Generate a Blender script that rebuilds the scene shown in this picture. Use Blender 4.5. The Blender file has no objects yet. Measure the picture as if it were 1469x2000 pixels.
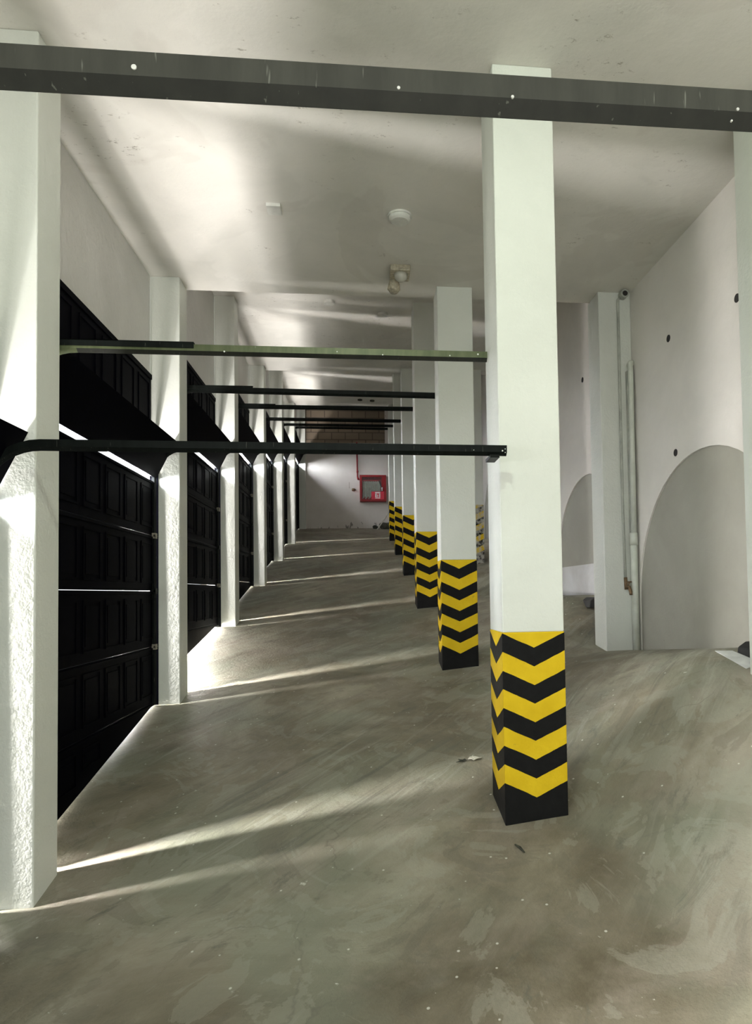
import bpy, bmesh, math, random
from mathutils import Vector
random.seed(7)
scn = bpy.context.scene
COL = scn.collection

# ------------------------------------------------------------------ camera
YAW, PITCH, ROLL = 0.1093, 0.0354, -0.0152
FPX, PX, PY = 1307.2, 847.2, 1111.0
cam_d = bpy.data.cameras.new('camera')
cam = bpy.data.objects.new('camera', cam_d)
COL.objects.link(cam)
fw = Vector((math.sin(YAW)*math.cos(PITCH), math.cos(YAW)*math.cos(PITCH), math.sin(PITCH)))
r0 = Vector((math.cos(YAW), -math.sin(YAW), 0)); u0 = r0.cross(fw)
rt = r0*math.cos(ROLL) + u0*math.sin(ROLL); up = -r0*math.sin(ROLL) + u0*math.cos(ROLL)
from mathutils import Matrix
m = Matrix((rt, up, -fw)).transposed().to_4x4()
cam.matrix_world = m
cam_d.sensor_fit = 'VERTICAL'
cam_d.sensor_height = 36.0
cam_d.sensor_width = 36.0*1469/2000
cam_d.lens = FPX/2000*36
cam_d.shift_x = (734.5-PX)/2000
cam_d.shift_y = (PY-1000)/2000
cam_d.clip_start = 0.02
scn.camera = cam

# ------------------------------------------------------------------ world, exposure
scn.view_settings.view_transform = 'Standard'
scn.view_settings.look = 'None'
scn.view_settings.gamma = 1
scn.view_settings.use_curve_mapping = False
scn.view_settings.exposure = 0.0
w = bpy.data.worlds.new('sky'); scn.world = w; w.use_nodes = True
w.node_tree.nodes['Background'].inputs[0].default_value = (0.93, 0.97, 1.0, 1)
w.node_tree.nodes['Background'].inputs[1].default_value = 1.5

def area(name, loc, direc, sx, sy, power, col=(1, 1, 1), roll_axis='Y'):
    """area lamp facing direc; sx is its size along the world axis roll_axis"""
    l = bpy.data.lights.new(name, 'AREA'); l.shape = 'RECTANGLE'
    l.size = sx; l.size_y = sy; l.energy = power; l.color = col
    o = bpy.data.objects.new(name, l); COL.objects.link(o)
    z = -Vector(direc).normalized()
    a = {'Y': Vector((0, 1, 0)), 'X': Vector((1, 0, 0)), 'Z': Vector((0, 0, 1))}[roll_axis] if isinstance(roll_axis, str) else Vector(roll_axis)
    y = z.cross(a).normalized(); x = y.cross(z).normalized()
    o.matrix_world = Matrix((x, y, z)).transposed().to_4x4()
    o.location = loc
    return o

# ------------------------------------------------------------------ layout numbers (metres)
XW, XD = -1.364, -1.583          # inner face of the left pillars, plaster plane between them
XC, WC = 0.637, 0.287            # left face and width of the striped pillars
XR, XP = 2.256, 1.979            # right wall, left face of its pilasters
YA, S, T = 2.989, 2.277, 0.224
YEND = 17.32
SL = 0.207
L = {0: 2.466, 1: 2.466, 2: 3.338, 3: 4.09, 4: 5.15}
def yf(i): return YA + i*S
def left_floor(y): return -1.9 + SL*y
ZR = [(-3.5, -2.2), (-3, -2.1), (0, -1.4), (1.2, -1.1), (2.2, -.85), (2.9, -.5), (3.3, -.40), (3.68, -.345), (4.07, -.385), (4.8, -.45), (5.26, -.495),
      (5.53, -.46), (6.3, -.045), (7.27, -.055), (7.8, 0), (8.6, .42), (9.5, .42), (10.1, .5), (10.9, .88), (12, .9), (13.2, 1.35),
      (14.3, 1.35), (15.5, 1.68), (17.6, 1.70)]
def zr(y):
    for (a, za), (b, zb) in zip(ZR, ZR[1:]):
        if a <= y <= b: return za + (zb-za)*(y-a)/(b-a)
    return ZR[-1][1] if y > 17 else ZR[0][1]
def floor_z(x, y):
    lf = left_floor(y)
    c = max(0.0, .28 - .0162*y)
    t = (x-XW)/2.0
    if x <= XW: return lf
    if x <= .9: return lf + c*t
    base = lf + c*(.9-XW)/2.0 + .12*c*(x-.9)
    k = min(1, (x-.9)/(2.15-.9)); k = k*k*(3-2*k)
    return base*(1-k) + zr(y)*k

# daylight: the open entrance behind the viewer; an added upward fill; a lamp under the ceiling of the first bay
area('entrance_daylight', (0.6, -2.9, 0.1), (0.0, 1, 0.05), 3.0, 2.6, 38, (0.90, 1.0, 0.86), 'X')
area('entrance_upward_fill', (0.8, -2.6, -2.0), (0, .7, 1), 2.6, 1.8, 64, (1.0, 0.955, 0.83), 'X')  # unseen fill, added and aimed up to brighten the ceiling
area('ceiling_lamp_light', (-0.1, 1.15, 2.38), (0.35, 0.45, -1), 0.16, 0.10, 27, (0.88, 1.0, 0.84), 'X')

# ------------------------------------------------------------------ materials
def mat(name):
    m = bpy.data.materials.new(name); m.use_nodes = True
    nt = m.node_tree; b = nt.nodes['Principled BSDF']
    return m, nt, b
def N(nt, t, **kw):
    n = nt.nodes.new(t)
    for k, v in kw.items():
        if k in n.inputs.keys() if isinstance(k, str) else False: n.inputs[k].default_value = v
        else: setattr(n, k, v)
    return n
def math_n(nt, op, a, b=None, c=None):
    n = nt.nodes.new('ShaderNodeMath'); n.operation = op
    for i, v in enumerate((a, b, c)):
        if v is None: continue
        if isinstance(v, (int, float)): n.inputs[i].default_value = v
        else: nt.links.new(v, n.inputs[i])
    return n.outputs[0]
def ramp(nt, src, stops):
    r = nt.nodes.new('ShaderNodeValToRGB')
    e = r.color_ramp.elements
    while len(e) < len(stops): e.new(0.5)
    for el, (p, c) in zip(e, stops):
        el.position = p; el.color = (c[0], c[1], c[2], 1) if not isinstance(c, (int, float)) else (c, c, c, 1)
    nt.links.new(src, r.inputs[0]); return r.outputs[0]
def mixc(nt, f, a, b, mode='MIX'):
    n = nt.nodes.new('ShaderNodeMix'); n.data_type = 'RGBA'; n.blend_type = mode
    for sock, v in ((n.inputs[0], f), (n.inputs[6], a), (n.inputs[7], b)):
        if isinstance(v, (int, float)): sock.default_value = v
        elif isinstance(v, tuple): sock.default_value = (v[0], v[1], v[2], 1)
        else: nt.links.new(v, sock)
    return n.outputs[2]
def coords(nt, scale=(1, 1, 1), rot=(0, 0, 0), world=True):
    if world: src = nt.nodes.new('ShaderNodeNewGeometry').outputs['Position']
    else: src = nt.nodes.new('ShaderNodeTexCoord').outputs['Object']
    mp = nt.nodes.new('ShaderNodeMapping'); mp.inputs['Scale'].default_value = scale; mp.inputs['Rotation'].default_value = rot
    nt.links.new(src, mp.inputs[0]); return mp.outputs[0]
def coords_rs(nt, ang, sx, sy):
    """world position turned by ang, then stretched: low sx = long along the direction ang"""
    a = coords(nt, (1, 1, 1), (0, 0, -math.radians(ang)))
    mp = nt.nodes.new('ShaderNodeMapping'); mp.inputs['Scale'].default_value = (sx, sy, 1); nt.links.new(a, mp.inputs[0])
    return mp.outputs[0]
def noise(nt, vec, scale, detail=4, rough=.55, dist=0):
    n = nt.nodes.new('ShaderNodeTexNoise'); n.inputs['Scale'].default_value = scale
    n.inputs['Detail'].default_value = detail; n.inputs['Roughness'].default_value = rough; n.inputs['Distortion'].default_value = dist
    nt.links.new(vec, n.inputs['Vector']); return n.outputs['Fac']
def bump(nt, b, h, strength=.3, dist=.01):
    n = nt.nodes.new('ShaderNodeBump'); n.inputs['Strength'].default_value = strength; n.inputs['Distance'].default_value = dist
    nt.links.new(h, n.inputs['Height']); nt.links.new(n.outputs[0], b.inputs['Normal'])

def plaster(name, c, c2, rough=.75, bstr=.25, scuffs=0.0, grain=90, bd=.004):
    m, nt, b = mat(name)
    v = coords(nt)
    big = noise(nt, v, 1.3, 5, .6, .4)
    col = ramp(nt, big, [(.35, c2), (.62, c)])
    sp = noise(nt, coords(nt, (1, 1, 2.5)), 9, 8, .75)
    mask = math_n(nt, 'MULTIPLY', ramp(nt, sp, [(.66, 0), (.72, 1)]), ramp(nt, noise(nt, v, .9, 2), [(.52, 0), (.62, 1)]))
    if scuffs: col = mixc(nt, math_n(nt, 'MULTIPLY', mask, scuffs), col, (.19, .17, .14))
    nt.links.new(col, b.inputs['Base Color']); b.inputs['Roughness'].default_value = rough
    g = noise(nt, v, grain, 3, .6); g2 = noise(nt, v, 14, 3, .5)
    bump(nt, b, math_n(nt, 'ADD', g, g2), bstr, bd)
    return m
M = {}
M['pillar'] = plaster('pillar_white_paint', (.70, .715, .66), (.64, .655, .60), .6, .5, .35, 55, .006)
M['ceiling'] = plaster('ceiling_plaster', (.70, .68, .62), (.61, .60, .545), .8, .3, .8, 40)
def ceiling_extra(m):
    nt = m.node_tree; b = nt.nodes['Principled BSDF']; src = b.inputs['Base Color'].links[0].from_socket
    v = coords(nt)
    p = noise(nt, v, 1.15, 3, .45, .5)
    col = mixc(nt, ramp(nt, p, [(.545, 0), (.56, .2)]), src, (.78, .76, .70))
    p2 = noise(nt, coords(nt, (1, 1, 1), (0, 0, .6)), .9, 4, .5, .8)
    col = mixc(nt, ramp(nt, p2, [(.42, .22), (.435, 0)]), col, (.50, .47, .42))
    f = noise(nt, coords(nt, (1, 1.8, 1)), 16, 9, .8)
    area_ = ramp(nt, noise(nt, v, 1.9, 4, .6, .6), [(.54, 0), (.62, 1)])
    col = mixc(nt, math_n(nt, 'MULTIPLY', ramp(nt, f, [(.585, 0), (.64, .75)]), area_), col, (.20, .175, .13))
    nt.links.new(col, b.inputs['Base Color'])
ceiling_extra(M['ceiling'])
M['wall'] = plaster('wall_plaster', (.74, .705, .655), (.66, .63, .585), .75, .3, .5, 60)
M['wall_rough'] = plaster('door_wall_plaster', (.66, .65, .62), (.58, .57, .54), .45, .6, .4, 28, .008)
M['niche'] = plaster('niche_darker_grey', (.36, .35, .30), (.305, .295, .25), .8, .3, .5, 60)  # arch fill, a darker grey than the wall around it
M['niche_low'] = plaster('niche_low_patch', (.66, .66, .66), (.55, .54, .53), .8, .4, .9, 40)

def simple(name, c, rough=.5, metal=0.0, var=.15, scale=12, bstr=0):
    m, nt, b = mat(name)
    n = noise(nt, coords(nt), scale, 5, .6)
    col = ramp(nt, n, [(.3, tuple(x*(1-var) for x in c)), (.7, tuple(min(1, x*(1+var)) for x in c))])
    nt.links.new(col, b.inputs['Base Color']); b.inputs['Roughness'].default_value = rough; b.inputs['Metallic'].default_value = metal
    if bstr: bump(nt, b, n, bstr, .004)
    return m
M['door'] = simple('door_black_paint', (.0016, .0016, .003), .45, 0, .3)
M['door'].node_tree.nodes['Principled BSDF'].inputs['Specular IOR Level'].default_value = .008
M['track'] = simple('track_black_steel', (.006, .007, .006), .42, .2, .5, 30)
M['track_green'] = None
M['hole_disc'] = simple('bright_hole_dot', (.75, .75, .70), .5, 0)  # brightness seen through the rail holes, put into the disc colour
M['rust'] = simple('dusty_steel', (.22, .20, .16), .7, .3, .5, 60)
M['red'] = simple('fire_red_paint', (.26, .008, .011), .5)
M['red_sign'] = simple('sign_red', (.62, .03, .06), .5)
M['white'] = simple('white_paint', (.80, .80, .78), .5)
M['hose'] = simple('canvas_hose', (.30, .32, .27), .8)
M['dark'] = simple('dark_inside', (.015, .013, .012), .8)
M['pvc'] = simple('pvc_painted_pipe', (.60, .62, .55), .45, 0, .12, 8)
M['conduit'] = simple('painted_conduit', (.42, .43, .38), .6, 0, .25, 10)
M['brass'] = simple('tarnished_brass', (.20, .13, .07), .5, .6, .4, 40)
M['rubber'] = simple('black_rubber', (.018, .018, .018), .7, 0, .3, 30)
M['paper'] = simple('white_paper', (.75, .76, .74), .7)
M['leaf'] = simple('dry_pale_leaf', (.70, .68, .58), .8, 0, .2, 80)
M['dirt'] = simple('dark_debris', (.04, .042, .03), .9, 0, .6, 30)
M['stone'] = simple('mossy_stone', (.07, .07, .055), .9, 0, .6, 20, .5)
M['wood'] = simple('pale_stick', (.62, .60, .52), .7)
M['detector'] = simple('cream_plastic', (.66, .66, .61), .5)
M['lamp_body'] = simple('yellowed_plastic', (.40, .36, .27), .55, 0, .4, 40)

# galvanised track with green-grey tint, drips and wear
def track_mat(name, c, c2, dots):
    m, nt, b = mat(name)
    v = coords(nt, (1, 1, .15))
    n = noise(nt, v, 22, 6, .65)
    col = ramp(nt, n, [(.35, c), (.65, c2)])
    s = noise(nt, coords(nt, (1, 1, .1)), 120, 2, .5)
    col = mixc(nt, math_n(nt, 'MULTIPLY', ramp(nt, s, [(.70, 0), (.74, 1)]), dots), col, (.30, .31, .26))
    nt.links.new(col, b.inputs['Base Color']); b.inputs['Roughness'].default_value = .45; b.inputs['Metallic'].default_value = .25
    return m
M['track_grey'] = track_mat('track_weathered_grey', (.042, .043, .034), (.064, .065, .052), .5)
M['track_shade'] = track_mat('track_lip_shade', (.014, .015, .012), (.024, .025, .020), .3)  # darker copy of the rail steel: shade under the web put into the lip colour
M['track_olive'] = track_mat('track_weathered_olive', (.06, .075, .03), (.10, .115, .055), .8)
M['track_dark'] = track_mat('track_dark', (.003, .004, .0035), (.006, .008, .007), .15)
for q in ('track_dark', 'track'):
    bb = M[q].node_tree.nodes['Principled BSDF']; bb.inputs['Metallic'].default_value = 0; bb.inputs['Specular IOR Level'].default_value = .10

# glass
gm, nt, b = mat('cabinet_glass'); b.inputs['Base Color'].default_value = (.9, .95, .93, 1); b.inputs['Roughness'].default_value = .08
tr = nt.nodes.new('ShaderNodeBsdfTransparent'); mx = nt.nodes.new('ShaderNodeMixShader'); mx.inputs[0].default_value = .025
nt.links.new(tr.outputs[0], mx.inputs[1]); nt.links.new(b.outputs[0], mx.inputs[2]); nt.links.new(mx.outputs[0], nt.nodes['Material Output'].inputs[0])
M['glass'] = gm
gm, nt, b = mat('lens_plastic'); b.inputs['Base Color'].default_value = (.8, .78, .68, 1)
b.inputs['Roughness'].default_value = .2; b.inputs['Transmission Weight'].default_value = .4
M['lens'] = gm

# floor concrete
def floor_mat():
    m, nt, b = mat('worn_concrete')
    v = coords(nt)
    big = noise(nt, v, .75, 8, .66, .5)
    col = ramp(nt, big, [(.34, (.11, .092, .058)), (.50, (.225, .20, .145)), (.66, (.43, .40, .32))])
    hue = noise(nt, v, 1.1, 4, .55, .3)
    col = mixc(nt, ramp(nt, hue, [(.45, 0), (.62, .6)]), col, (.23, .25, .19))
    hue2 = noise(nt, coords(nt, (1, 1, 1), (0, 0, 1.1)), 1.6, 5, .6, .4)
    col = mixc(nt, ramp(nt, hue2, [(.52, 0), (.66, .5)]), col, (.36, .315, .26))
    # blotches with crisp outlines where thin screed layers end
    bl = noise(nt, v, 2.3, 7, .62, 1.6)
    col = mixc(nt, ramp(nt, bl, [(.545, 0), (.56, .30)]), col, (.36, .36, .295))
    col = mixc(nt, ramp(nt, bl, [(.41, .30), (.43, 0)]), col, (.13, .12, .09))
    # broom and tyre streaks running diagonally up the ramp
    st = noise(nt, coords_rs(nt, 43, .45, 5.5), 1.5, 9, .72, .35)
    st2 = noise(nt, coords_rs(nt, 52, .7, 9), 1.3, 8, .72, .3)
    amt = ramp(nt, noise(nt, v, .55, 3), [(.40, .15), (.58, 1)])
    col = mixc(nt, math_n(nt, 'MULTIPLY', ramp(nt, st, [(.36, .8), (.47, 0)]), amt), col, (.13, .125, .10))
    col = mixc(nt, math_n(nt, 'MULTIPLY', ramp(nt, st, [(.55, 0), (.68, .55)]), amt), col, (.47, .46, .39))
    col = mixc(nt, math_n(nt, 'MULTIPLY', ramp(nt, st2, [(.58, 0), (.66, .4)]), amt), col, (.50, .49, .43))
    # oily dark patches
    oil = noise(nt, coords_rs(nt, 35, .8, 1.8), 1.9, 8, .75, .8)
    col = mixc(nt, ramp(nt, oil, [(.58, 0), (.68, .65)]), col, (.085, .088, .072))
    # pale flakes of plaster
    fl = noise(nt, v, 15, 7, .75, .3)
    flm = math_n(nt, 'MULTIPLY', ramp(nt, fl, [(.665, 0), (.69, 1)]), ramp(nt, noise(nt, v, 1.4, 2), [(.44, 0), (.52, 1)]))
    col = mixc(nt, math_n(nt, 'MULTIPLY', flm, .75), col, (.72, .72, .66))
    vor = nt.nodes.new('ShaderNodeTexVoronoi'); vor.inputs['Scale'].default_value = 11; nt.links.new(v, vor.inputs['Vector'])
    dots = ramp(nt, vor.outputs['Distance'], [(.045, 1), (.07, 0)])
    col = mixc(nt, math_n(nt, 'MULTIPLY', dots, .7), col, (.78, .78, .72))
    # hairline cracks
    dv = nt.nodes.new('ShaderNodeVectorMath'); dv.operation = 'ADD'
    nz = nt.nodes.new('ShaderNodeTexNoise'); nz.inputs['Scale'].default_value = 2.2; nz.inputs['Detail'].default_value = 5
    nt.links.new(v, nz.inputs['Vector'])
    sc = nt.nodes.new('ShaderNodeVectorMath'); sc.operation = 'SCALE'; sc.inputs['Scale'].default_value = .8
    nt.links.new(nz.outputs['Color'], sc.inputs[0]); nt.links.new(v, dv.inputs[0]); nt.links.new(sc.outputs[0], dv.inputs[1])
    v2 = nt.nodes.new('ShaderNodeTexVoronoi'); v2.feature = 'DISTANCE_TO_EDGE'; v2.inputs['Scale'].default_value = .8
    nt.links.new(dv.outputs[0], v2.inputs['Vector'])
    ck = ramp(nt, v2.outputs['Distance'], [(.0, .5), (.006, 0)])
    ckm = math_n(nt, 'MULTIPLY', ck, ramp(nt, noise(nt, v, 1.1, 2), [(.5, 0), (.6, 1)]))
    col = mixc(nt, ckm, col, (.13, .12, .10))
    nt.links.new(col, b.inputs['Base Color'])
    nt.links.new(ramp(nt, big, [(.3, .45), (.7, .7)]), b.inputs['Roughness'])
    h = math_n(nt, 'ADD', noise(nt, v, 60, 4, .6), math_n(nt, 'MULTIPLY', st, 1.2))
    h = math_n(nt, 'ADD', h, math_n(nt, 'MULTIPLY', bl, 1.5))
    bump(nt, b, h, .5, .007)
    return m
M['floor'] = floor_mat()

# yellow and black chevrons (origin of the mesh at the top of the band, in the middle of the pillar)
def chevron_mat(name, fade=0.0):
    m, nt, b = mat(name)
    tc = nt.nodes.new('ShaderNodeTexCoord')
    s = nt.nodes.new('ShaderNodeSeparateXYZ'); nt.links.new(tc.outputs['Object'], s.inputs[0])
    sn = nt.nodes.new('ShaderNodeSeparateXYZ'); nt.links.new(tc.outputs['Normal'], sn.inputs[0])
    nx = math_n(nt, 'ROUND', math_n(nt, 'ABSOLUTE', sn.outputs[0])); ny = math_n(nt, 'ROUND', math_n(nt, 'ABSOLUTE', sn.outputs[1]))
    u = math_n(nt, 'ADD', math_n(nt, 'MULTIPLY', math_n(nt, 'ABSOLUTE', s.outputs[0]), ny), math_n(nt, 'MULTIPLY', math_n(nt, 'ABSOLUTE', s.outputs[1]), nx))
    wob = noise(nt, tc.outputs['Object'], 7, 5, .6)
    z = math_n(nt, 'ADD', s.outputs[2], math_n(nt, 'MULTIPLY', math_n(nt, 'SUBTRACT', wob, .5), .012))
    k = .068/(WC/2)
    q = math_n(nt, 'DIVIDE', math_n(nt, 'MULTIPLY', math_n(nt, 'ADD', math_n(nt, 'SUBTRACT', z, math_n(nt, 'MULTIPLY', u, k)), .072), -1), .084)
    fl = math_n(nt, 'FLOOR', q)
    even = math_n(nt, 'LESS_THAN', math_n(nt, 'FRACT', math_n(nt, 'MULTIPLY', fl, .5)), .25)
    blk = math_n(nt, 'MULTIPLY', math_n(nt, 'GREATER_THAN', q, 0), math_n(nt, 'MAXIMUM', even, math_n(nt, 'GREATER_THAN', q, 8)))
    dirt = noise(nt, coords(nt), 18, 6, .7)
    yel = ramp(nt, noise(nt, coords(nt), 6, 5, .6), [(.3, (.60, .40, .008)), (.7, (.72, .50, .015))])
    yel = mixc(nt, ramp(nt, dirt, [(.64, 0), (.74, .5)]), yel, (.30, .20, .03))
    bl = ramp(nt, dirt, [(.3, (.004, .004, .004)), (.72, (.008, .008, .008)), (.80, (.06, .06, .055))])
    col = mixc(nt, blk, yel, bl)
    if fade: col = mixc(nt, ramp(nt, dirt, [(.40, 0), (.56, fade)]), col, (.50, .48, .42))
    nt.links.new(col, b.inputs['Base Color']); b.inputs['Roughness'].default_value = .6; b.inputs['Specular IOR Level'].default_value = .12
    bump(nt, b, noise(nt, coords(nt), 55, 3), .4, .005)
    return m
M['chevron'] = chevron_mat('yellow_black_chevron_paint')
M['chevron_worn'] = chevron_mat('worn_chevron_paint', .8)

def block_mat():
    m, nt, b = mat('concrete_blockwork')
    g = nt.nodes.new('ShaderNodeNewGeometry'); s = nt.nodes.new('ShaderNodeSeparateXYZ'); nt.links.new(g.outputs['Position'], s.inputs[0])
    c = nt.nodes.new('ShaderNodeCombineXYZ'); nt.links.new(s.outputs[0], c.inputs[0]); nt.links.new(s.outputs[2], c.inputs[1])
    br = nt.nodes.new('ShaderNodeTexBrick'); nt.links.new(c.outputs[0], br.inputs['Vector'])
    br.inputs['Scale'].default_value = 1; br.inputs['Brick Width'].default_value = .35; br.inputs['Row Height'].default_value = .19
    br.inputs['Mortar Size'].default_value = .012; br.inputs['Mortar Smooth'].default_value = .3
    br.inputs['Color1'].default_value = (.23, .18, .13, 1); br.inputs['Color2'].default_value = (.19, .15, .11, 1); br.inputs['Mortar'].default_value = (.10, .08, .06, 1)
    nt.links.new(br.outputs['Color'], b.inputs['Base Color']); b.inputs['Roughness'].default_value = .9
    bump(nt, b, math_n(nt, 'SUBTRACT', math_n(nt, 'MULTIPLY', noise(nt, coords(nt), 40, 4), .3), br.outputs['Fac']), .6, .012)
    return m
M['block'] = block_mat()

# end wall plaster with dark drips near the floor
def end_mat():
    m, nt, b = mat('end_wall_plaster')
    v = coords(nt)
    col = ramp(nt, noise(nt, v, 1.2, 5, .6), [(.35, (.62, .575, .53)), (.65, (.70, .66, .62))])
    s = nt.nodes.new('ShaderNodeSeparateXYZ'); nt.links.new(v, s.inputs[0])
    n = noise(nt, coords(nt, (1, 1, .35)), 9, 6, .7)
    low = ramp(nt, math_n(nt, 'SUBTRACT', s.outputs[2], 1.70), [(.0, 1), (.22, 0)])
    mk = math_n(nt, 'MULTIPLY', math_n(nt, 'GREATER_THAN', math_n(nt, 'ADD', n, math_n(nt, 'MULTIPLY', low, .14)), .70), .75)
    col = mixc(nt, mk, col, (.10, .09, .075))
    nt.links.new(col, b.inputs['Base Color']); b.inputs['Roughness'].default_value = .8
    bump(nt, b, noise(nt, v, 50, 4), .3, .004)
    return m
M['end'] = end_mat()

# ------------------------------------------------------------------ mesh helpers
class MB:
    def __init__(s, origin=(0, 0, 0)):
        s.bm = bmesh.new(); s.o = Vector(origin)
    def quad(s, *pts):
        vs = [s.bm.verts.new(Vector(p)-s.o) for p in pts]
        return s.bm.faces.new(vs)
    def box(s, x0, x1, y0, y1, z0, z1):
        P = [(x0, y0, z0), (x1, y0, z0), (x1, y1, z0), (x0, y1, z0), (x0, y0, z1), (x1, y0, z1), (x1, y1, z1), (x0, y1, z1)]
        v = [s.bm.verts.new(Vector(p)-s.o) for p in P]
        for f in ((0, 3, 2, 1), (4, 5, 6, 7), (0, 1, 5, 4), (1, 2, 6, 5), (2, 3, 7, 6), (3, 0, 4, 7)):
            s.bm.faces.new([v[i] for i in f])
    def hexa(s, bottom, top):
        v = [s.bm.verts.new(Vector(p)-s.o) for p in list(bottom)+list(top)]
        for f in ((0, 3, 2, 1), (4, 5, 6, 7), (0, 1, 5, 4), (1, 2, 6, 5), (2, 3, 7, 6), (3, 0, 4, 7)):
            s.bm.faces.new([v[i] for i in f])
    def prism(s, poly, axis, a, b):
        """poly of 2d points in the two other axes (in x,y,z order), extruded along axis from a to b"""
        def p3(p, t):
            return {'x': (t, p[0], p[1]), 'y': (p[0], t, p[1]), 'z': (p[0], p[1], t)}[axis]
        va = [s.bm.verts.new(Vector(p3(p, a))-s.o) for p in poly]; vb = [s.bm.verts.new(Vector(p3(p, b))-s.o) for p in poly]
        n = len(poly)
        s.bm.faces.new(va); s.bm.faces.new(vb[::-1])
        for i in range(n): s.bm.faces.new((va[i], vb[i], vb[(i+1) % n], va[(i+1) % n]))
    def tube(s, pts, r, seg=10, caps=True):
        pts = [Vector(p) for p in pts]; rings = []
        rs = r if isinstance(r, (list, tuple)) else [r]*len(pts)
        prev = None
        for i, p in enumerate(pts):
            d = (pts[min(i+1, len(pts)-1)]-pts[max(i-1, 0)]).normalized()
            if prev is None:
                a = d.cross(Vector((0, 0, 1)));
                if a.length < 1e-3: a = d.cross(Vector((1, 0, 0)))
            else: a = prev - d*prev.dot(d)
            a.normalize(); prev = a; b = d.cross(a)
            rings.append([s.bm.verts.new(p-s.o+rs[i]*(a*math.cos(2*math.pi*k/seg)+b*math.sin(2*math.pi*k/seg))) for k in range(seg)])
        for A, B in zip(rings, rings[1:]):
            for k in range(seg): s.bm.faces.new((A[k], A[(k+1) % seg], B[(k+1) % seg], B[k]))
        if caps: s.bm.faces.new(rings[0][::-1]); s.bm.faces.new(rings[-1])
    def sweep(s, path, prof, lip=()):
        """path: list of (x,z,nx,nz): point and outward normal in the XZ plane; prof: list of (y, n) closed"""
        rings = []
        for (x, z, nx, nz) in path:
            rings.append([s.bm.verts.new(Vector((x+nx*n, y, z+nz*n))-s.o) for (y, n) in prof])
        k = len(prof)
        for A, B in zip(rings, rings[1:]):
            for i in range(k):
                f = s.bm.faces.new((A[i], B[i], B[(i+1) % k], A[(i+1) % k]))
                if i in lip: f.material_index = 1
        s.bm.faces.new(rings[0][::-1]); s.bm.faces.new(rings[-1])
    def build(s, name, mt, parent=None, bevel=0, smooth=False, kind=None, label=None, cat=None, group=None):
        bmesh.ops.recalc_face_normals(s.bm, faces=s.bm.faces)
        me = bpy.data.meshes.new(name); s.bm.to_mesh(me); s.bm.free()
        o = bpy.data.objects.new(name, me); COL.objects.link(o)
        for q in (mt if isinstance(mt, list) else [mt]): me.materials.append(q)
        o.location = s.o if parent is None else s.o - pw(parent)
        if parent is not None: o.parent = parent
        if smooth:
            for f in me.polygons: f.use_smooth = True
        if bevel:
            bv = o.modifiers.new('bevel', 'BEVEL'); bv.width = bevel; bv.segments = 2; bv.limit_method = 'ANGLE'
        if kind: o['kind'] = kind
        if label: o['label'] = label
        if cat: o['category'] = cat
        if group: o['group'] = group
        return o
def pw(o):
    v = Vector(o.location)
    while o.parent: o = o.parent; v += Vector(o.location)
    return v
def empty(name, loc, label=None, cat=None, group=None, kind=None):
    o = bpy.data.objects.new(name, None); COL.objects.link(o); o.location = loc; o.empty_display_size = .1
    if label: o['label'] = label
    if cat: o['category'] = cat
    if group: o['group'] = group
    if kind: o['kind'] = kind
    return o

# ------------------------------------------------------------------ setting
# floor: ramp climbing away, tilting up to the right wall
b = MB(); nx = 84; ny = 430
x0, x1, y0, y1 = -2.3, 2.6, -3.4, 17.5
g = []
for j in range(ny+1):
    row = []
    for i in range(nx+1):
        x = x0+(x1-x0)*i/nx; y = y0+(y1-y0)*j/ny
        row.append(b.bm.verts.new((x, y, floor_z(x, y))))
    g.append(row)
for j in range(ny):
    for i in range(nx): b.bm.faces.new((g[j][i], g[j][i+1], g[j+1][i+1], g[j+1][i]))
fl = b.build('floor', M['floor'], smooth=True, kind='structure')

# ceilings, one level slab per two bays, stepping up with the ramp
edges = [-3.0, -2.0, yf(1)+T, yf(3)+T, yf(5)+T, YEND+.2]
for k in range(5):
    if k == 0: continue
    b = MB(); z = L[k]
    ya = edges[k] if k > 1 else -3.0; yb = edges[k+1]
    b.box(-1.78, 2.5, ya, yb, z, z+.14)
    if 0 < k < 4: b.box(-1.78, 2.5, yb-.12, yb, z+.14, L[k+1]+.14)
    b.build('ceiling', M['ceiling'], kind='structure')

# left wall: plaster above the doors, outer piers behind the pillars
def zs(k): return .872 + (k-1)*.485      # top of the upright door leaf in bay k (bay k ends at pillar k)
def zfas(k): return 1.694 + (k-1)*.485
b = MB()
for k in range(-1, 7):
    a = yf(k-1)+T; e = yf(k) if k < 6 else YEND
    zt = L[0] if k < 0 else L[min(4, (k+2)//2)] if k > 0 else L[1]
    if k == -1: a = -3.0; zt = L[0]
    lev = {-1: 0, 0: 1, 1: 1, 2: 2, 3: 2, 4: 3, 5: 3, 6: 4}[k]; zt = L[lev]
    if k == -1: b.box(XD-.06, XD, a, e, -3, zt+.1)
    else: b.box(XD-.06, XD, a, e, zs(k)+.10, zt+.1)
for i in range(-1, 6):
    top = L[{-1: 1, 0: 1, 1: 2, 2: 2, 3: 3, 4: 3, 5: 4}[i]]+.1
    b.box(XD-.10, XD, yf(i)+.07, yf(i)+T-.09, left_floor(yf(i))-.2, top)
b.build('wall_left', M['wall_rough'], kind='structure')

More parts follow.
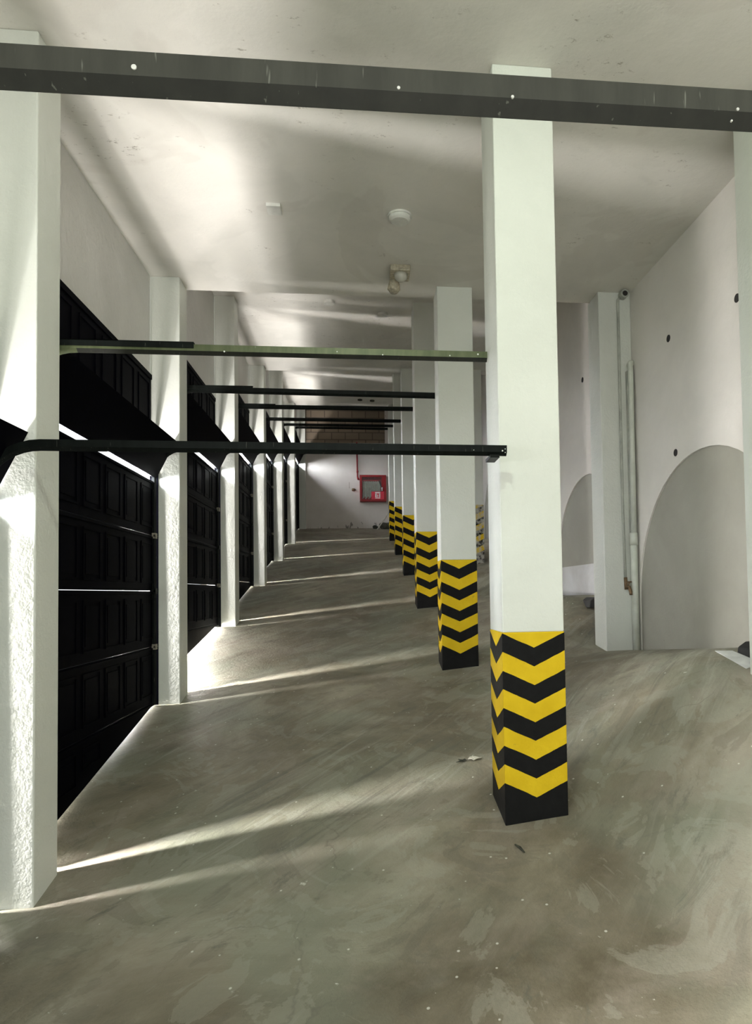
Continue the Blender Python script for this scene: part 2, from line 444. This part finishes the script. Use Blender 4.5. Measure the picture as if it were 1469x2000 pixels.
# end wall: plaster with bare blockwork above
b = MB()
zb = 3.90
b.box(-1.75, 2.5, YEND, YEND+.2, 1.4, zb)
b.box(.674, 2.5, YEND, YEND+.2, zb, 5.4)
b.box(-1.75, -1.38, YEND, YEND+.2, zb, 5.4)
b.build('wall_end', M['end'], kind='structure')
b = MB(); b.box(-1.38, .674, YEND+.04, YEND+.2, zb, 5.4)
b.build('wall_end_blockwork', M['block'], kind='structure')

# right wall with shallow arched niches
def arch_pts(yc, zc, r, zbot, n=28):
    P = [(yc+r, zbot)]
    for k in range(n+1):
        t = math.pi*k/n; P.append((yc+r*math.cos(t), zc+r*math.sin(t)))
    P.append((yc-r, zbot)); return P
b = MB(); bn = MB()
for k in range(-1, 7):
    ya = yf(k-1)+T+.02 if k > -1 else -3.0
    yb = yf(k)+T+.02 if k < 6 else YEND+.1
    lev = {-1: 0, 0: 1, 1: 1, 2: 2, 3: 2, 4: 3, 5: 3, 6: 4}[k]; zt = L[lev]+.14
    zbot = min(zr(ya), zr(yb), zr((ya+yb)/2)) - .6
    yc = 4.2+(k-1)*S
    zc = -.10+(k-1)*.225 if k <= 2 else .125+(k-2)*.46
    R = 1.03
    if k in (-1,) :
        b.box(XR, XR+.2, ya, yb, zbot, zt); continue
    # wall polygon around the arch: strips between arch curve and the bay edges
    A = arch_pts(yc, zc, R, zbot)
    top = zt
    # left and right piers
    b.box(XR, XR+.16, ya, yc-R, zbot, top); b.box(XR, XR+.16, yc+R, yb, zbot, top)
    arc = A[1:-1]
    for p, q in zip(arc, arc[1:]):   # p has larger y
        b.hexa([(XR, q[0], q[1]), (XR+.16, q[0], q[1]), (XR+.16, p[0], p[1]), (XR, p[0], p[1])],
               [(XR, q[0], top), (XR+.16, q[0], top), (XR+.16, p[0], top), (XR, p[0], top)])
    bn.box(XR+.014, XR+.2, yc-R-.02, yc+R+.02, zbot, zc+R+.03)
b.build('wall_right', M['wall'], kind='structure')
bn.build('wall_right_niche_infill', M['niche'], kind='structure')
b = MB()
yc = 4.2+S
b.box(XR+.006, XR+.05, yc-.95, yc+.99, -.3, .26)
b.build('wall_right_lower_patch', M['niche_low'], kind='structure')

# ------------------------------------------------------------------ garage doors along the left wall
def leaf_section(y0, y1, z0, z1, name, parent, org, bot):
    """leaf strip: level bottom at z0 except where the ramp line bot(y) is higher"""
    b = MB(org)
    xa, xb = -1.582, -1.550
    n = 24; low = [(y0+(y1-y0)*q/n, max(z0, bot(y0+(y1-y0)*q/n))) for q in range(n+1)]
    low = [p for p in low if p[1] < z1-.004]
    if len(low) < 2: return None
    b.prism(low+[(low[-1][0], z1), (y0, z1)], 'x', xa, xb)
    n = 6; w = (y1-y0)/n
    for q in range(n):
        a = y0+q*w+.04; e = a+w-.08; lo = max(z0, bot(e))+.055; hi = z1-.055
        if hi-lo < .1: continue
        for (u0, u1, v0, v1) in ((a, e, lo, lo+.012), (a, e, hi-.012, hi), (a, a+.012, lo+.012, hi-.012), (e-.012, e, lo+.012, hi-.012)):
            b.box(xb, xb+.006, u0, u1, v0, v1)
        b.box(xb, xb+.004, a+.035, e-.035, lo+.035, hi-.035)
    b.box(xb, xb+.010, y0, low[-1][0], z1-.022, z1-.008)
    return b.build(name, M['door'], parent)
door_no = 0
UPW, SKW, NEW, FAW = 21, 34, 1150, 72
for k in range(0, 7):
    ya = yf(k-1)+T; yb = yf(k) if k < 6 else YEND
    zt = zs(k); door_no += 1
    org = Vector((-1.566, (ya+yb)/2, left_floor((ya+yb)/2)))
    d = empty('door_%d' % door_no, org, kind='structure')
    y0, y1 = ya+.024, yb-.024
    nsec = 0; z1 = zt
    while z1 > left_floor(y0)+.05:
        h = .415; z0 = z1-h+.004
        g0, g1 = .012, .012
        if k == 2: g0, g1 = .12, .035
        bot = lambda y: left_floor(y)+g0+(g1-g0)*(y-y0)/(y1-y0)
        if bot(y0) < z1-.03: leaf_section(y0, y1, z0, z1, 'door_section', d, org, bot)
        z1 -= h
    # top section leaning inwards on the bend of the track
    b = MB(org)
    p0 = (-1.552, zt+.030); p1 = (-1.405, zt+.325)
    nx_, nz_ = .9, -.44
    th = .026
    poly = [(p0[0], p0[1]), (p1[0], p1[1]), (p1[0]+th*nx_*.9, p1[1]+th*nz_), (p0[0]+th*nx_, p0[1]+th*nz_*.6)]
    b.prism(poly, 'y', y0, y1)
    b.build('leaning_top_section', M['door'], d)
    # black fascia on the plaster above the opening
    b = MB(org)
    b.box(XD, XD+.008, ya, yb, zt+.10, zfas(k))
    b.box(XD+.008, XD+.016, ya, yb, zfas(k)-.035, zfas(k))
    for q in range(6):
        w_ = (yb-ya)/6; a = ya+q*w_+.05; e = a+w_-.1; lo = zt+.40; hi = zfas(k)-.07
        if hi-lo > .1:
            for (u0, u1, v0, v1) in ((a, e, lo, lo+.012), (a, e, hi-.012, hi), (a, a+.012, lo+.012, hi-.012), (e-.012, e, lo+.012, hi-.012)):
                b.box(XD+.008, XD+.014, u0, u1, v0, v1)
    b.build('fascia_panel', M['door'], d)
    # spring shaft above the leaning section
    b = MB(org); b.tube([(-1.535, ya+.02, zt+.37), (-1.535, yb-.004, zt+.37)], .011, 8)
    b.build('spring_shaft', M['track'], d)
    # hinges and rollers at the far edge
    for q in range(1, 5):
        zz = zt-.415*q
        if zz < left_floor(y1)+.05: continue
        b = MB(org); b.box(-1.548, -1.520, y1-.05, y1-.005, zz-.02, zz+.02); b.tube([(-1.53, y1-.05, zz), (-1.53, y1+.012, zz)], .008, 8)
        b.build('hinge_roller', M['rust'] if q % 2 else M['track'], d)
    b = MB(org); b.box(-1.583, -1.520, yb-.010, yb-.002, left_floor(yb)-.01, zt+.10)
    b.build('jamb_angle', M['door'], d)
    # daylight in the gaps: above the leaf and along both upright edges
    area('gap_daylight_ground', (XD+.012, (ya+yb)/2, zt+.062), (1, 0, 1.6), yb-ya-.04, .055, UPW, (1.0, .95, .92), 'Y')
    area('gap_daylight_sky', (XD-.004, (ya+yb)/2, zt+.018), (1, 0, -.5), yb-ya-.04, .03, SKW*(2 if k == 6 else 1), (.90, .94, 1.0), 'Y')
    zl = left_floor(ya)+.02; hgt = zt-zl
    area('gap_daylight_near', (-1.80, ya-.05, zl+hgt/2), (1, .25, -.1), .06, hgt, NEW, (1.0, .965, .94), 'Y')
    zl = left_floor(yb)+.02; hgt = zt-zl
    area('gap_daylight_far', (-1.80, yb-.040, zl+hgt/2), (1, .15, -.1), .035, hgt, FAW, (1.0, .965, .94), 'Y')
    if k == 2:
        area('gap_daylight_bottom', (-1.64, (ya+yb)/2, left_floor((ya+yb)/2)+.045), (1, 0, -.15), yb-ya-.1, .07, 25, (1, .93, .87), (0, 1, SL))

# ------------------------------------------------------------------ left pillars
LN = {-1: 'beside the viewer', 0: 'nearest left pillar in view', 1: 'second left pillar, between the first and second black doors',
      2: 'third left pillar, beside the gleaming gap under a door', 3: 'fourth left pillar along the row of black doors',
      4: 'fifth left pillar along the row of black doors', 5: 'farthest full left pillar, last before the red hose cabinet wall'}
for i in range(-1, 6):
    top = L[{-1: 1, 0: 1, 1: 2, 2: 2, 3: 3, 4: 3, 5: 4}[i]]
    if i in (-1, 1, 3, 5): top = L[{-1: 0, 1: 1, 3: 2, 5: 3}[i]]
    b = MB((XW-.11, yf(i)+T/2, left_floor(yf(i))))
    b.box(XD, XW, yf(i), yf(i)+T, left_floor(yf(i))-.03, top)
    if i < 0:
        b.build('wall_left_pier', M['pillar'], bevel=.006, kind='structure'); continue
    b.build('wall_pillar', M['pillar'], bevel=.006, cat='pillar', group='white pillars between the black doors',
            label='white plastered square pillar, '+LN[i])
# narrow return pier at the end wall
b = MB((XW-.11, YEND-.1, left_floor(YEND)))
b.box(XD, XW-.0, YEND-.10, YEND-.002, left_floor(YEND-.1)-.02, L[4])
b.build('corner_pier', M['pillar'], bevel=.004, cat='pillar', label='slim white pier in the left corner of the end wall')

# ------------------------------------------------------------------ striped pillars
ZC = [-1.039, -.595, -.160, .294, .717, 1.13]
SL2 = ['nearest and widest of the row, beside the steel rail end', 'second of the row, behind the nearest',
       'third of the row, with a scuffed black base', 'fourth of the row, partly hidden by the third',
       'fifth of the row, only a slice showing', 'last of the row, next to the red hose cabinet']
def striped(i, x, y, wx, wy, zbase, ztop, name, label, group, mt=None, band=.853):
    cx, cy = x+wx/2, y+wy/2
    fz = min(floor_z(x, y), floor_z(x+wx, y), zbase)
    e = empty(name, (cx, cy, zbase), label, 'pillar', group)
    b = MB((cx, cy, zbase)); b.box(x, x+wx, y, y+wy, zbase+band-.001, ztop)
    b.build('shaft', M['pillar'], e, bevel=.006)
    b = MB((cx, cy, zbase+band)); b.box(x-.002, x+wx+.002, y-.002, y+wy+.002, fz-.05, zbase+band)
    b.build('striped_base', mt or M['chevron'], e, bevel=.005)
    return e
for i in range(6):
    top = L[{0: 1, 1: 1, 2: 2, 3: 2, 4: 3, 5: 3}[i]]
    striped(i, XC, yf(i), WC, WC if i not in (1, 3, 5) else T+.02, ZC[i], top, 'striped_pillar',
            'white square pillar with yellow and black chevron base, '+SL2[i], 'chevron pillars in a row')
# faded one near the right wall
striped(9, 1.56, 9.82, .28, .28, .50, L[3], 'striped_pillar', 'white pillar with worn, faded chevrons glimpsed far back near the right wall', None, M['chevron_worn'], .80)

# right wall pilasters
PN = ['cut by the right edge of the picture', 'with the drain pipe in its corner', 'behind the nearest striped pillar', 'far back on the right wall', 'farther back on the right wall']
for i in range(0, 5):
    if i == 3: continue
    top = L[{0: 1, 1: 1, 2: 2, 3: 2, 4: 3}[i]]
    b = MB(((XP+XR)/2, yf(i)+.13, floor_z(2.0, yf(i))))
    b.box(XP, XR-.001, yf(i), yf(i)+.262, min(floor_z(XP, yf(i)), floor_z(XR, yf(i)))-.03, top)
    b.build('wall_pilaster', M['pillar'], bevel=.006, cat='pilaster', group='plain pilasters on the right wall',
            label='plain white pilaster on the right wall, '+PN[i])

# ------------------------------------------------------------------ door tracks
def rail_profile(y, h=.052, d=.018):
    # C section seen from the front: upright web, slanting lower lip; (y, n) with n measured outwards (up)
    t = .0025
    return [(y, h*.5), (y, -h*.16), (y+.017, -h*.5), (y+d, -h*.5), (y+d, -h*.5+t), (y+.0175, -h*.5+t), (y+t, -h*.16+t), (y+t, h*.5-t), (y+d, h*.5-t), (y+d, h*.5)]
def track(i, y, z, x_end, mt, label, group, zfloor, dz=0.0, overlay=None, r=.24, h=.052, holes=(), clip=False):
    e = empty('door_track', (-1.52, y, zfloor), label, 'rail', group)
    org = (-1.52, y, zfloor)
    pr = rail_profile(y, h)
    xv = -1.538
    # horizontal
    b = MB(org)
    x0 = xv+r
    b.sweep([(x0, z, 0, 1), (x_end, z+dz, 0, 1)], pr, (1, 2)); b.build('horizontal_rail', [mt, M['track_shade'] if mt is not M['track_dark'] else mt], e)
    b = MB(org)
    path = []
    for k in range(11):
        a = math.pi/2*k/10
        q_ = 1-.36*k/10   # the rail narrows a little towards the upright
        path.append((x0-r*math.sin(a), z-r+r*math.cos(a), -math.sin(a)*q_, math.cos(a)*q_))
    b.sweep(path, pr); b.build('curved_rail', mt, e)
    b = MB(org); b.sweep([(xv, z-r, -.64, 0), (xv, zfloor+.02, -.64, 0)], pr); b.build('upright_rail', mt, e)
    if overlay:
        b = MB(org); b.box(x0-.1, overlay, y-.004, y-.0005, z+.004, z+h*.5+.010); b.box(x0-.1, overlay, y-.004, y+.02, z+h*.5+.007, z+h*.5+.010)
        b.build('stiffening_angle', M['track_dark'], e)
    for hx, hz, rr in holes:
        b = MB(org); b.tube([(hx, y-.0015, z+hz), (hx, y+.001, z+hz)], rr, 12); b.build('hole_disc', M['hole_disc'], e)  # pale disc in place of a hole with bright ceiling behind it
    if clip:
        b = MB(org); b.box(x_end-.002, x_end+.006, y-.012, y+.03, z+dz-h*.6, z+dz+h*.7); b.box(x_end-.05, x_end, y+.018, y+.024, z+dz-.02, z+dz+.02)
        b.build('end_bracket', M['rust'], e)
    return e
UP = {-1: (.690, .014), 0: (1.166, -.001), 1: (1.664, -.018), 2: (2.163, -.0), 3: (2.615, -.008), 4: (3.108, -.004), 5: (3.622, -.01)}
UL = {-1: 'wide dark rail crossing the top of the picture, nearest of all', 0: 'olive grey rail meeting the nearest striped pillar', 1: 'second upper rail, ending at the second striped pillar',
      2: 'third upper rail, with a dusty bracket on its left end', 3: 'fourth upper rail, in front of the bare blockwork', 4: 'fifth one, before the bare blockwork', 5: 'farthest upper rail, just below the bare blockwork joints'}
for i, (z, dz) in UP.items():
    y = yf(i)+T+(.012 if i >= 0 else -.05+.012)
    holes = ()
    if i == -1: holes = ((-.29, .010, .0035), (.06, .006, .0022), (.22, .004, .0022), (-.6, .008, .003), (.555, .008, .0022), (.545, -.01, .0015))
    if i == 0: holes = ((-.63, -.008, .004), (-.1, .004, .0025), (.12, -.006, .003), (.45, -.002, .003), (.59, .008, .004))
    track(i, y, z, .66 if i == -1 else .645, M['track_grey'] if i == -1 else M['track_olive'] if i == 0 else M['track_dark'],
          'steel door rail, '+UL[i], 'upper door rails', left_floor(y), dz, overlay=(-.77 if i == 0 else -.85 if i == 1 else -.95 if i == 2 else None), h=.050 if i < 0 else .047, holes=holes, clip=(i >= 0))
LW = {0: .629, 1: 1.128, 2: 1.615, 3: 2.09, 4: 2.575, 5: 3.06, 6: 3.60}
LL = {0: 'nearest lower rail, bending down on the nearest left pillar', 1: 'lower one, its bend showing on the second left pillar',
      2: 'bend showing on the third left pillar', 3: 'lower rail whose bend shows on the fourth left pillar', 4: 'lower rail whose bend shows on the fifth left pillar',
      5: 'lower rail whose bend shows on the farthest full pillar', 6: 'last lower rail, in front of the end wall corner'}
for k, z in LW.items():
    y = (yf(k) if k < 6 else YEND-.1)-(.115 if k == 0 else .06)
    track(k, y, z, .648, M['track_dark'], 'black rail, '+LL[k], 'lower door rails', left_floor(y), -.008, h=.045,
          holes=((.628, -.010, .0032), (.64, -.002, .0018), (.64, -.018, .0018), (.50, -.008, .0016)) if k == 0 else ())
# hanging clip under the end of the front lower rail
b = MB((.594, 2.885, .58)); b.box(.573, .614, 2.872, 2.985, .588, .602)
b.build('rail_clip', M['track'], label='small black steel clip under the end of the nearest lower rail', cat='bracket')

# ------------------------------------------------------------------ end wall: hose cabinet and pipe
cx0, cx1, cz0, cz1 = .010, .686, 2.36, 3.04
D = .16
e = empty('fire_hose_cabinet', ((cx0+cx1)/2, YEND, cz0), 'red steel fire hose cabinet with glazed door on the end wall', 'fire hose cabinet')
org = ((cx0+cx1)/2, YEND, cz0)
b = MB(org)
b.box(cx0, cx0+.012, YEND-D, YEND, cz0, cz1); b.box(cx1-.012, cx1, YEND-D, YEND, cz0, cz1)
b.box(cx0+.012, cx1-.012, YEND-D, YEND, cz0, cz0+.012); b.box(cx0+.012, cx1-.012, YEND-D, YEND, cz1-.012, cz1)
b.box(cx0+.012, cx1-.012, YEND-.012, YEND-.002, cz0+.012, cz1-.012)
b.build('cabinet_body', M['red'], e, bevel=.003)
b = MB(org); fy = YEND-D-.014
bw = .055
b.box(cx0, cx0+bw, fy, fy+.013, cz0, cz1); b.box(cx1-bw-.06, cx1, fy, fy+.013, cz0, cz1)
b.box(cx0+bw, cx1-bw-.06, fy, fy+.013, cz0, cz0+bw); b.box(cx0+bw, cx1-bw-.06, fy, fy+.013, cz1-bw, cz1)
dr = b.build('cabinet_door', M['red'], e, bevel=.003)
b = MB(org); b.box(cx0+bw, cx1-bw-.06, fy+.006, fy+.009, cz0+bw, cz1-bw); b.build('glass_pane', M['glass'], dr)
b = MB(org); b.box(cx1-.12, cx1-.10, fy-.02, fy, cz0+.27, cz0+.33); b.tube([(cx1-.11, fy-.02, cz0+.34), (cx1-.11, fy-.012, cz0+.34)], .018, 12)
b.build('door_handle', M['white'], dr)
b = MB(org); b.box(cx1-.38, cx1-.06, fy-.003, fy-.0005, cz0+.05, cz0+.25); s_ = b.build('red_sticker', M['red_sign'], dr)
b = MB(org); fx, fz = cx1-.285, cz0+.075
b.box(fx, fx+.13, fy-.005, fy-.0035, fz, fz+.02); b.box(fx, fx+.13, fy-.005, fy-.0035, fz+.13, fz+.16)
b.box(fx, fx+.04, fy-.005, fy-.0035, fz+.03, fz+.12); b.box(fx+.10, fx+.13, fy-.005, fy-.0035, fz+.03, fz+.12); b.box(fx+.055, fx+.075, fy-.005, fy-.0035, fz+.03, fz+.10)
b.build('white_symbol', M['white'], s_)
b = MB(org)
n = 17
for q in range(n):
    hx = cx0+.075+q*(.46/n); zt_ = cz1-.15-.01*(q % 2); zb_ = cz0+.07+.03*((q*7) % 3)
    b.tube([(hx, YEND-.10, zt_), (hx+.012, YEND-.115, (zt_+zb_)/2), (hx+.004*((q % 3)-1), YEND-.10, zb_)], .0125, 6)
b.build('folded_hose', M['hose'], e)
b = MB(org); b.tube([(cx0+.06, YEND-.09, cz1-.125), (cx1-.13, YEND-.09, cz1-.125)], .016, 8); b.build('hose_rack', M['red'], e)
b = MB(org); b.tube([(cx1-.17, YEND-.12, cz1-.14), (cx1-.14, YEND-.12, cz0+.42), (cx1-.12, YEND-.12, cz0+.36)], [.02, .014, .01], 8); b.build('nozzle', M['dark'], e)

b = MB((-.045, YEND-.05, 2.95))
b.tube([(-.055, YEND+.03, 3.92), (-.055, YEND-.05, 3.90), (-.055, YEND-.05, 3.86), (-.045, YEND-.05, 3.0), (-.04, YEND-.05, 2.96), (-.01, YEND-.05, 2.94), (.005, YEND-.05, 2.94)], .019, 10)
b.tube([(-.045, YEND-.05, 3.17), (-.045, YEND-.05, 3.12)], .027, 10); b.tube([(-.04, YEND-.05, 2.99), (-.02, YEND-.05, 2.935)], .026, 10)
b.build('red_water_pipe', M['red'], smooth=True, label='thin red steel pipe running down into the hose cabinet', cat='pipe')
b = MB((-.16, YEND-.03, 2.67))
b.tube([(-.16, YEND, 2.68), (-.16, YEND-.05, 2.68)], .035, 14); b.tube([(-.19, YEND-.05, 2.65), (-.12, YEND-.06, 2.70), (-.10, YEND-.06, 2.66)], .014, 8)
b.tube([(-.26, YEND-.004, 2.72), (-.26, YEND-.004, 2.88)], .004, 6)
b.build('hydrant_valve', M['brass'], smooth=True, label='small brass hose valve on the wall left of the cabinet', cat='valve')
# stick and rubble near the farthest striped pillar
zf0 = floor_z(.45, YEND-.5)
b = MB((.45, YEND-.5, zf0)); b.tube([(.44, YEND-.45, floor_z(.44, YEND-.45)+.015), (.80, YEND-.9, floor_z(.8, YEND-.9)+.60)], .016, 8)
b.build('leaning_stick', M['wood'], label='pale wooden stick leaning beside the last striped pillar', cat='stick')
def rock(x, y, r, name, mt, label, cat, sq=.75, group=None):
    bm = bmesh.new(); bmesh.ops.create_icosphere(bm, subdivisions=3, radius=r)
    for v in bm.verts:
        k = 1+.22*math.sin(v.co.x*9/r*.35+x*7)+.16*math.sin(v.co.y*11/r*.35+1.3+y)+.1*math.sin(v.co.z*8/r*.6)
        v.co *= k; v.co.z *= sq
    me = bpy.data.meshes.new(name); bm.to_mesh(me); bm.free(); me.materials.append(mt)
    for f in me.polygons: f.use_smooth = True
    o = bpy.data.objects.new(name, me); COL.objects.link(o); o.location = (x, y, floor_z(x, y)+r*sq*.75)
    o['label'] = label; o['category'] = cat
    if group: o['group'] = group
    return o
rock(.68, YEND-.26, .15, 'stone', M['stone'], 'largest dark stone in the corner behind the leaning stick', 'stone')
rock(.40, YEND-.14, .07, 'stone', M['dirt'], 'small dark stone left of the larger one at the end wall', 'stone')

# ------------------------------------------------------------------ ceiling fittings
zc = L[1]
e = empty('smoke_detector', (.283, 4.29, zc), 'round cream smoke detector on the ceiling', 'smoke detector')
org = (.283, 4.29, zc)
b = MB(org); b.tube([(.283, 4.29, zc), (.283, 4.29, zc-.012)], .080, 32); b.build('base_plate', M['detector'], e)
b = MB(org); b.tube([(.283, 4.29, zc-.012), (.283, 4.29, zc-.030), (.283, 4.29, zc-.040)], [.072, .070, .055], 32); b.build('sensor_cap', M['detector'], e, smooth=False)
b = MB((-.52, 4.26, zc)); b.box(-.565, -.475, 4.205, 4.315, zc-.022, zc)
o = b.build('junction_box', M['detector'], bevel=.004, label='small square cover plate on the ceiling left of the smoke detector', cat='junction box')
org = (.32, 5.05, zc)
e = empty('ceiling_lamp', org, 'yellowed emergency lamp with a dangling bulb, on the ceiling near its far edge', 'lamp')
b = MB(org); b.box(.25, .40, 4.93, 5.12, zc-.045, zc); b.build('lamp_housing', M['lamp_body'], e, bevel=.006)
b = MB(org)
b.tube([(.33, 5.0, zc-.045), (.33, 5.0, zc-.08), (.33, 5.0, zc-.10)], [.052, .046, .02], 20); b.build('clear_lens', M['lens'], e, smooth=True)
b = MB(org)
b.tube([(.285, 5.09, zc-.04), (.285, 5.11, zc-.075), (.283, 5.12, zc-.11), (.283, 5.12, zc-.135)], [.03, .045, .05, .03], 20); b.build('spot_head', M['lamp_body'], e, smooth=True)
e['label'] = 'yellowed emergency lamp with a tilted spot head on the ceiling'
# small fittings on the second ceiling
for (x, y, lab) in ((-.32, 7.6, 'tiny cover plate on the second ceiling section, left one'), (.30, 7.9, 'small round detector on the second ceiling section')):
    b = MB((x, y, L[2])); b.tube([(x, y, L[2]), (x, y, L[2]-.03)], .06, 20)
    b.build('ceiling_fitting', M['detector'], label=lab, cat='detector')
for (x, y, lab) in ((.034, 14.05, 'dark round hole cover on the farthest visible ceiling, left of two'), (.29, 14.1, 'dark round hole cover on the farthest visible ceiling, right of two')):
    b = MB((x, y, L[3])); b.tube([(x, y, L[3]), (x, y, L[3]-.02)], .05, 16)
    b.build('hole_cover', M['dirt'], label=lab, cat='cover')

# ------------------------------------------------------------------ right wall pipes, tap, weep holes
yp = yf(1)
org = (2.15, yp-.02, 0)
b = MB(org)
pts = [(2.165, yp-.015, zc-.045), (2.143, yp-.015, zc-.07), (2.142, yp-.015, 2.3), (2.140, yp-.015, .64), (2.148, yp-.015, .10)]
b.tube(pts, .0115, 8); b.build('thin_conduit', M['conduit'], smooth=True, label='thin painted water pipe running down the pilaster to the tap', cat='pipe')
b = MB((2.19, yp-.03, zc-.03)); b.tube([(2.185, yp-.0, zc-.030), (2.185, yp-.065, zc-.036)], [.036, .034], 18); b.tube([(2.185, yp-.066, zc-.036), (2.185, yp-.0661, zc-.036)], .024, 18)
o = b.build('pipe_elbow', M['conduit'], smooth=False, label='open round pipe end at the top of the pilaster under the ceiling', cat='pipe')
b = MB((2.185, yp-.07, zc-.036)); b.tube([(2.185, yp-.066, zc-.036), (2.185, yp-.0675, zc-.036)], .022, 16)
c = b.build('pipe_mouth', M['dark'], o)
fzp = floor_z(2.235, yp-.03)
org = (2.235, yp-.04, fzp)
e = empty('drain_pipe', org, 'thick painted drain pipe in the corner of the pilaster and right wall', 'pipe')
b = MB(org); b.tube([(2.215, yp-.04, fzp), (2.215, yp-.04, .40)], .029, 16); b.build('lower_pipe', M['pvc'], e, smooth=True)
b = MB(org); b.tube([(2.215, yp-.04, .36), (2.215, yp-.04, .46)], .034, 16); b.build('pipe_socket', M['pvc'], e, smooth=True)
b = MB(org); b.box(2.195, 2.25, yp-.035, yp-.001, .42, 1.80); b.build('pipe_casing', M['conduit'], e, bevel=.004)
b = MB(org); b.tube([(2.215, yp-.05, .45), (2.222, yp-.05, 1.80), (2.222, yp-.035, 1.845), (2.235, yp-.02, 1.865), (2.255, yp-.02, 1.865)], [.022, .022, .026, .026, .024], 14); b.build('upper_pipe', M['pvc'], e, smooth=True)
b = MB((2.16, yp-.04, .03))
b.tube([(2.148, yp-.015, .10), (2.150, yp-.02, .0)], .014, 10); b.tube([(2.150, yp-.02, .02), (2.158, yp-.06, .02), (2.165, yp-.075, -.02), (2.166, yp-.075, -.045)], [.012, .014, .013, .012], 10)
b.tube([(2.16, yp-.045, .03), (2.165, yp-.05, .06)], .006, 8); b.tube([(2.125, yp-.05, .06), (2.182, yp-.05, .062)], .006, 8)
b.build('water_tap', M['brass'], smooth=True, label='old brass tap at the foot of the thin wall pipe', cat='tap')
HN = ['between the drain pipe and the arch top, upper middle', 'seen left of the pilaster, next bay', 'just above the left shoulder of the arch', 'highest right, beside the cut-off pilaster']
for (y, z), lab in zip([(4.605, 1.827), (6.49, 2.126), (4.544, .975), (3.715, 1.73)], HN):
    b = MB((XR, y, z)); b.tube([(XR+.01, y, z), (XR-.004, y, z)], .026, 20)
    b.build('weep_hole', M['dark'], label='dark round weep hole, '+lab, cat='hole', group='weep holes in the right wall')

# ------------------------------------------------------------------ small things on the floor
def block(x, y, label):
    z = floor_z(x, y)
    b = MB((x, y, z)); b.prism([(x-.085, z-.02), (x-.075, z+.045), (x-.03, z+.075), (x+.05, z+.075), (x+.05, z-.02)], 'y', y-.12, y+.12)
    return b.build('wheel_chock', M['rubber'], bevel=.008, label=label, cat='wheel chock')
block(2.185, 3.46, 'black rubber wheel chock at the right picture edge, below the arch')
block(2.185, 6.12, 'black rubber wheel chock partly hidden behind the pilaster in the next bay')
x, y = 2.13, 3.52
b = MB((x, y, floor_z(x, y)))
P = [(2.02, 3.66), (2.09, 3.60), (2.09, 3.32), (1.99, 3.30)]
vs = [(px, py, floor_z(px, py)+.006) for px, py in P]
b.hexa([(p[0], p[1], p[2]-.004) for p in vs], vs)
b.build('paper_sheet', M['paper'], label='white sheet of paper on the floor at the right edge', cat='paper')
def scrap(x, y, pts, mt, name, label, cat, h=.012):
    z = floor_z(x, y); b = MB((x, y, z)); n = len(pts)
    top = [b.bm.verts.new((px, py, .003+h*(.3+.7*abs(math.sin(i*2.1))))) for i, (px, py) in enumerate(pts)]
    bot = [b.bm.verts.new((px, py, .0008+h*(.25+.6*abs(math.sin(i*2.1))))) for i, (px, py) in enumerate(pts)]
    ct = b.bm.verts.new((0, 0, h*.5+.003)); cb = b.bm.verts.new((0, 0, h*.4))
    for i in range(n):
        j = (i+1) % n
        b.bm.faces.new((top[i], top[j], ct)); b.bm.faces.new((bot[j], bot[i], cb)); b.bm.faces.new((top[i], bot[i], bot[j], top[j]))
    return b.build(name, mt, label=label, cat=cat)
scrap(.61, 3.67, [(-.035, .0), (-.02, .022), (.01, .026), (.038, .02), (.043, .0), (.015, -.016), (-.005, -.024), (-.02, -.012)], M['leaf'], 'dry_leaf', 'pale curled dry leaf on the floor left of the nearest striped pillar', 'leaf')
scrap(.555, 3.675, [(-.05, -.035), (-.02, -.012), (-.03, .018), (-.01, .008), (.008, .024), (.012, -.01), (-.01, -.018)], M['dirt'], 'torn_leaf', 'dark torn leaf lying against the pale one', 'leaf', .006)
z = floor_z(.655, 2.8)
b = MB((.655, 2.8, z)); b.tube([(.64, 2.83, floor_z(.64, 2.83)+.005), (.655, 2.80, floor_z(.655, 2.8)+.006), (.665, 2.765, floor_z(.665, 2.765)+.005)], [.003, .006, .003], 6)
b.build('twig', M['dirt'], label='tiny dark twig on the floor in front of the nearest striped pillar', cat='twig')
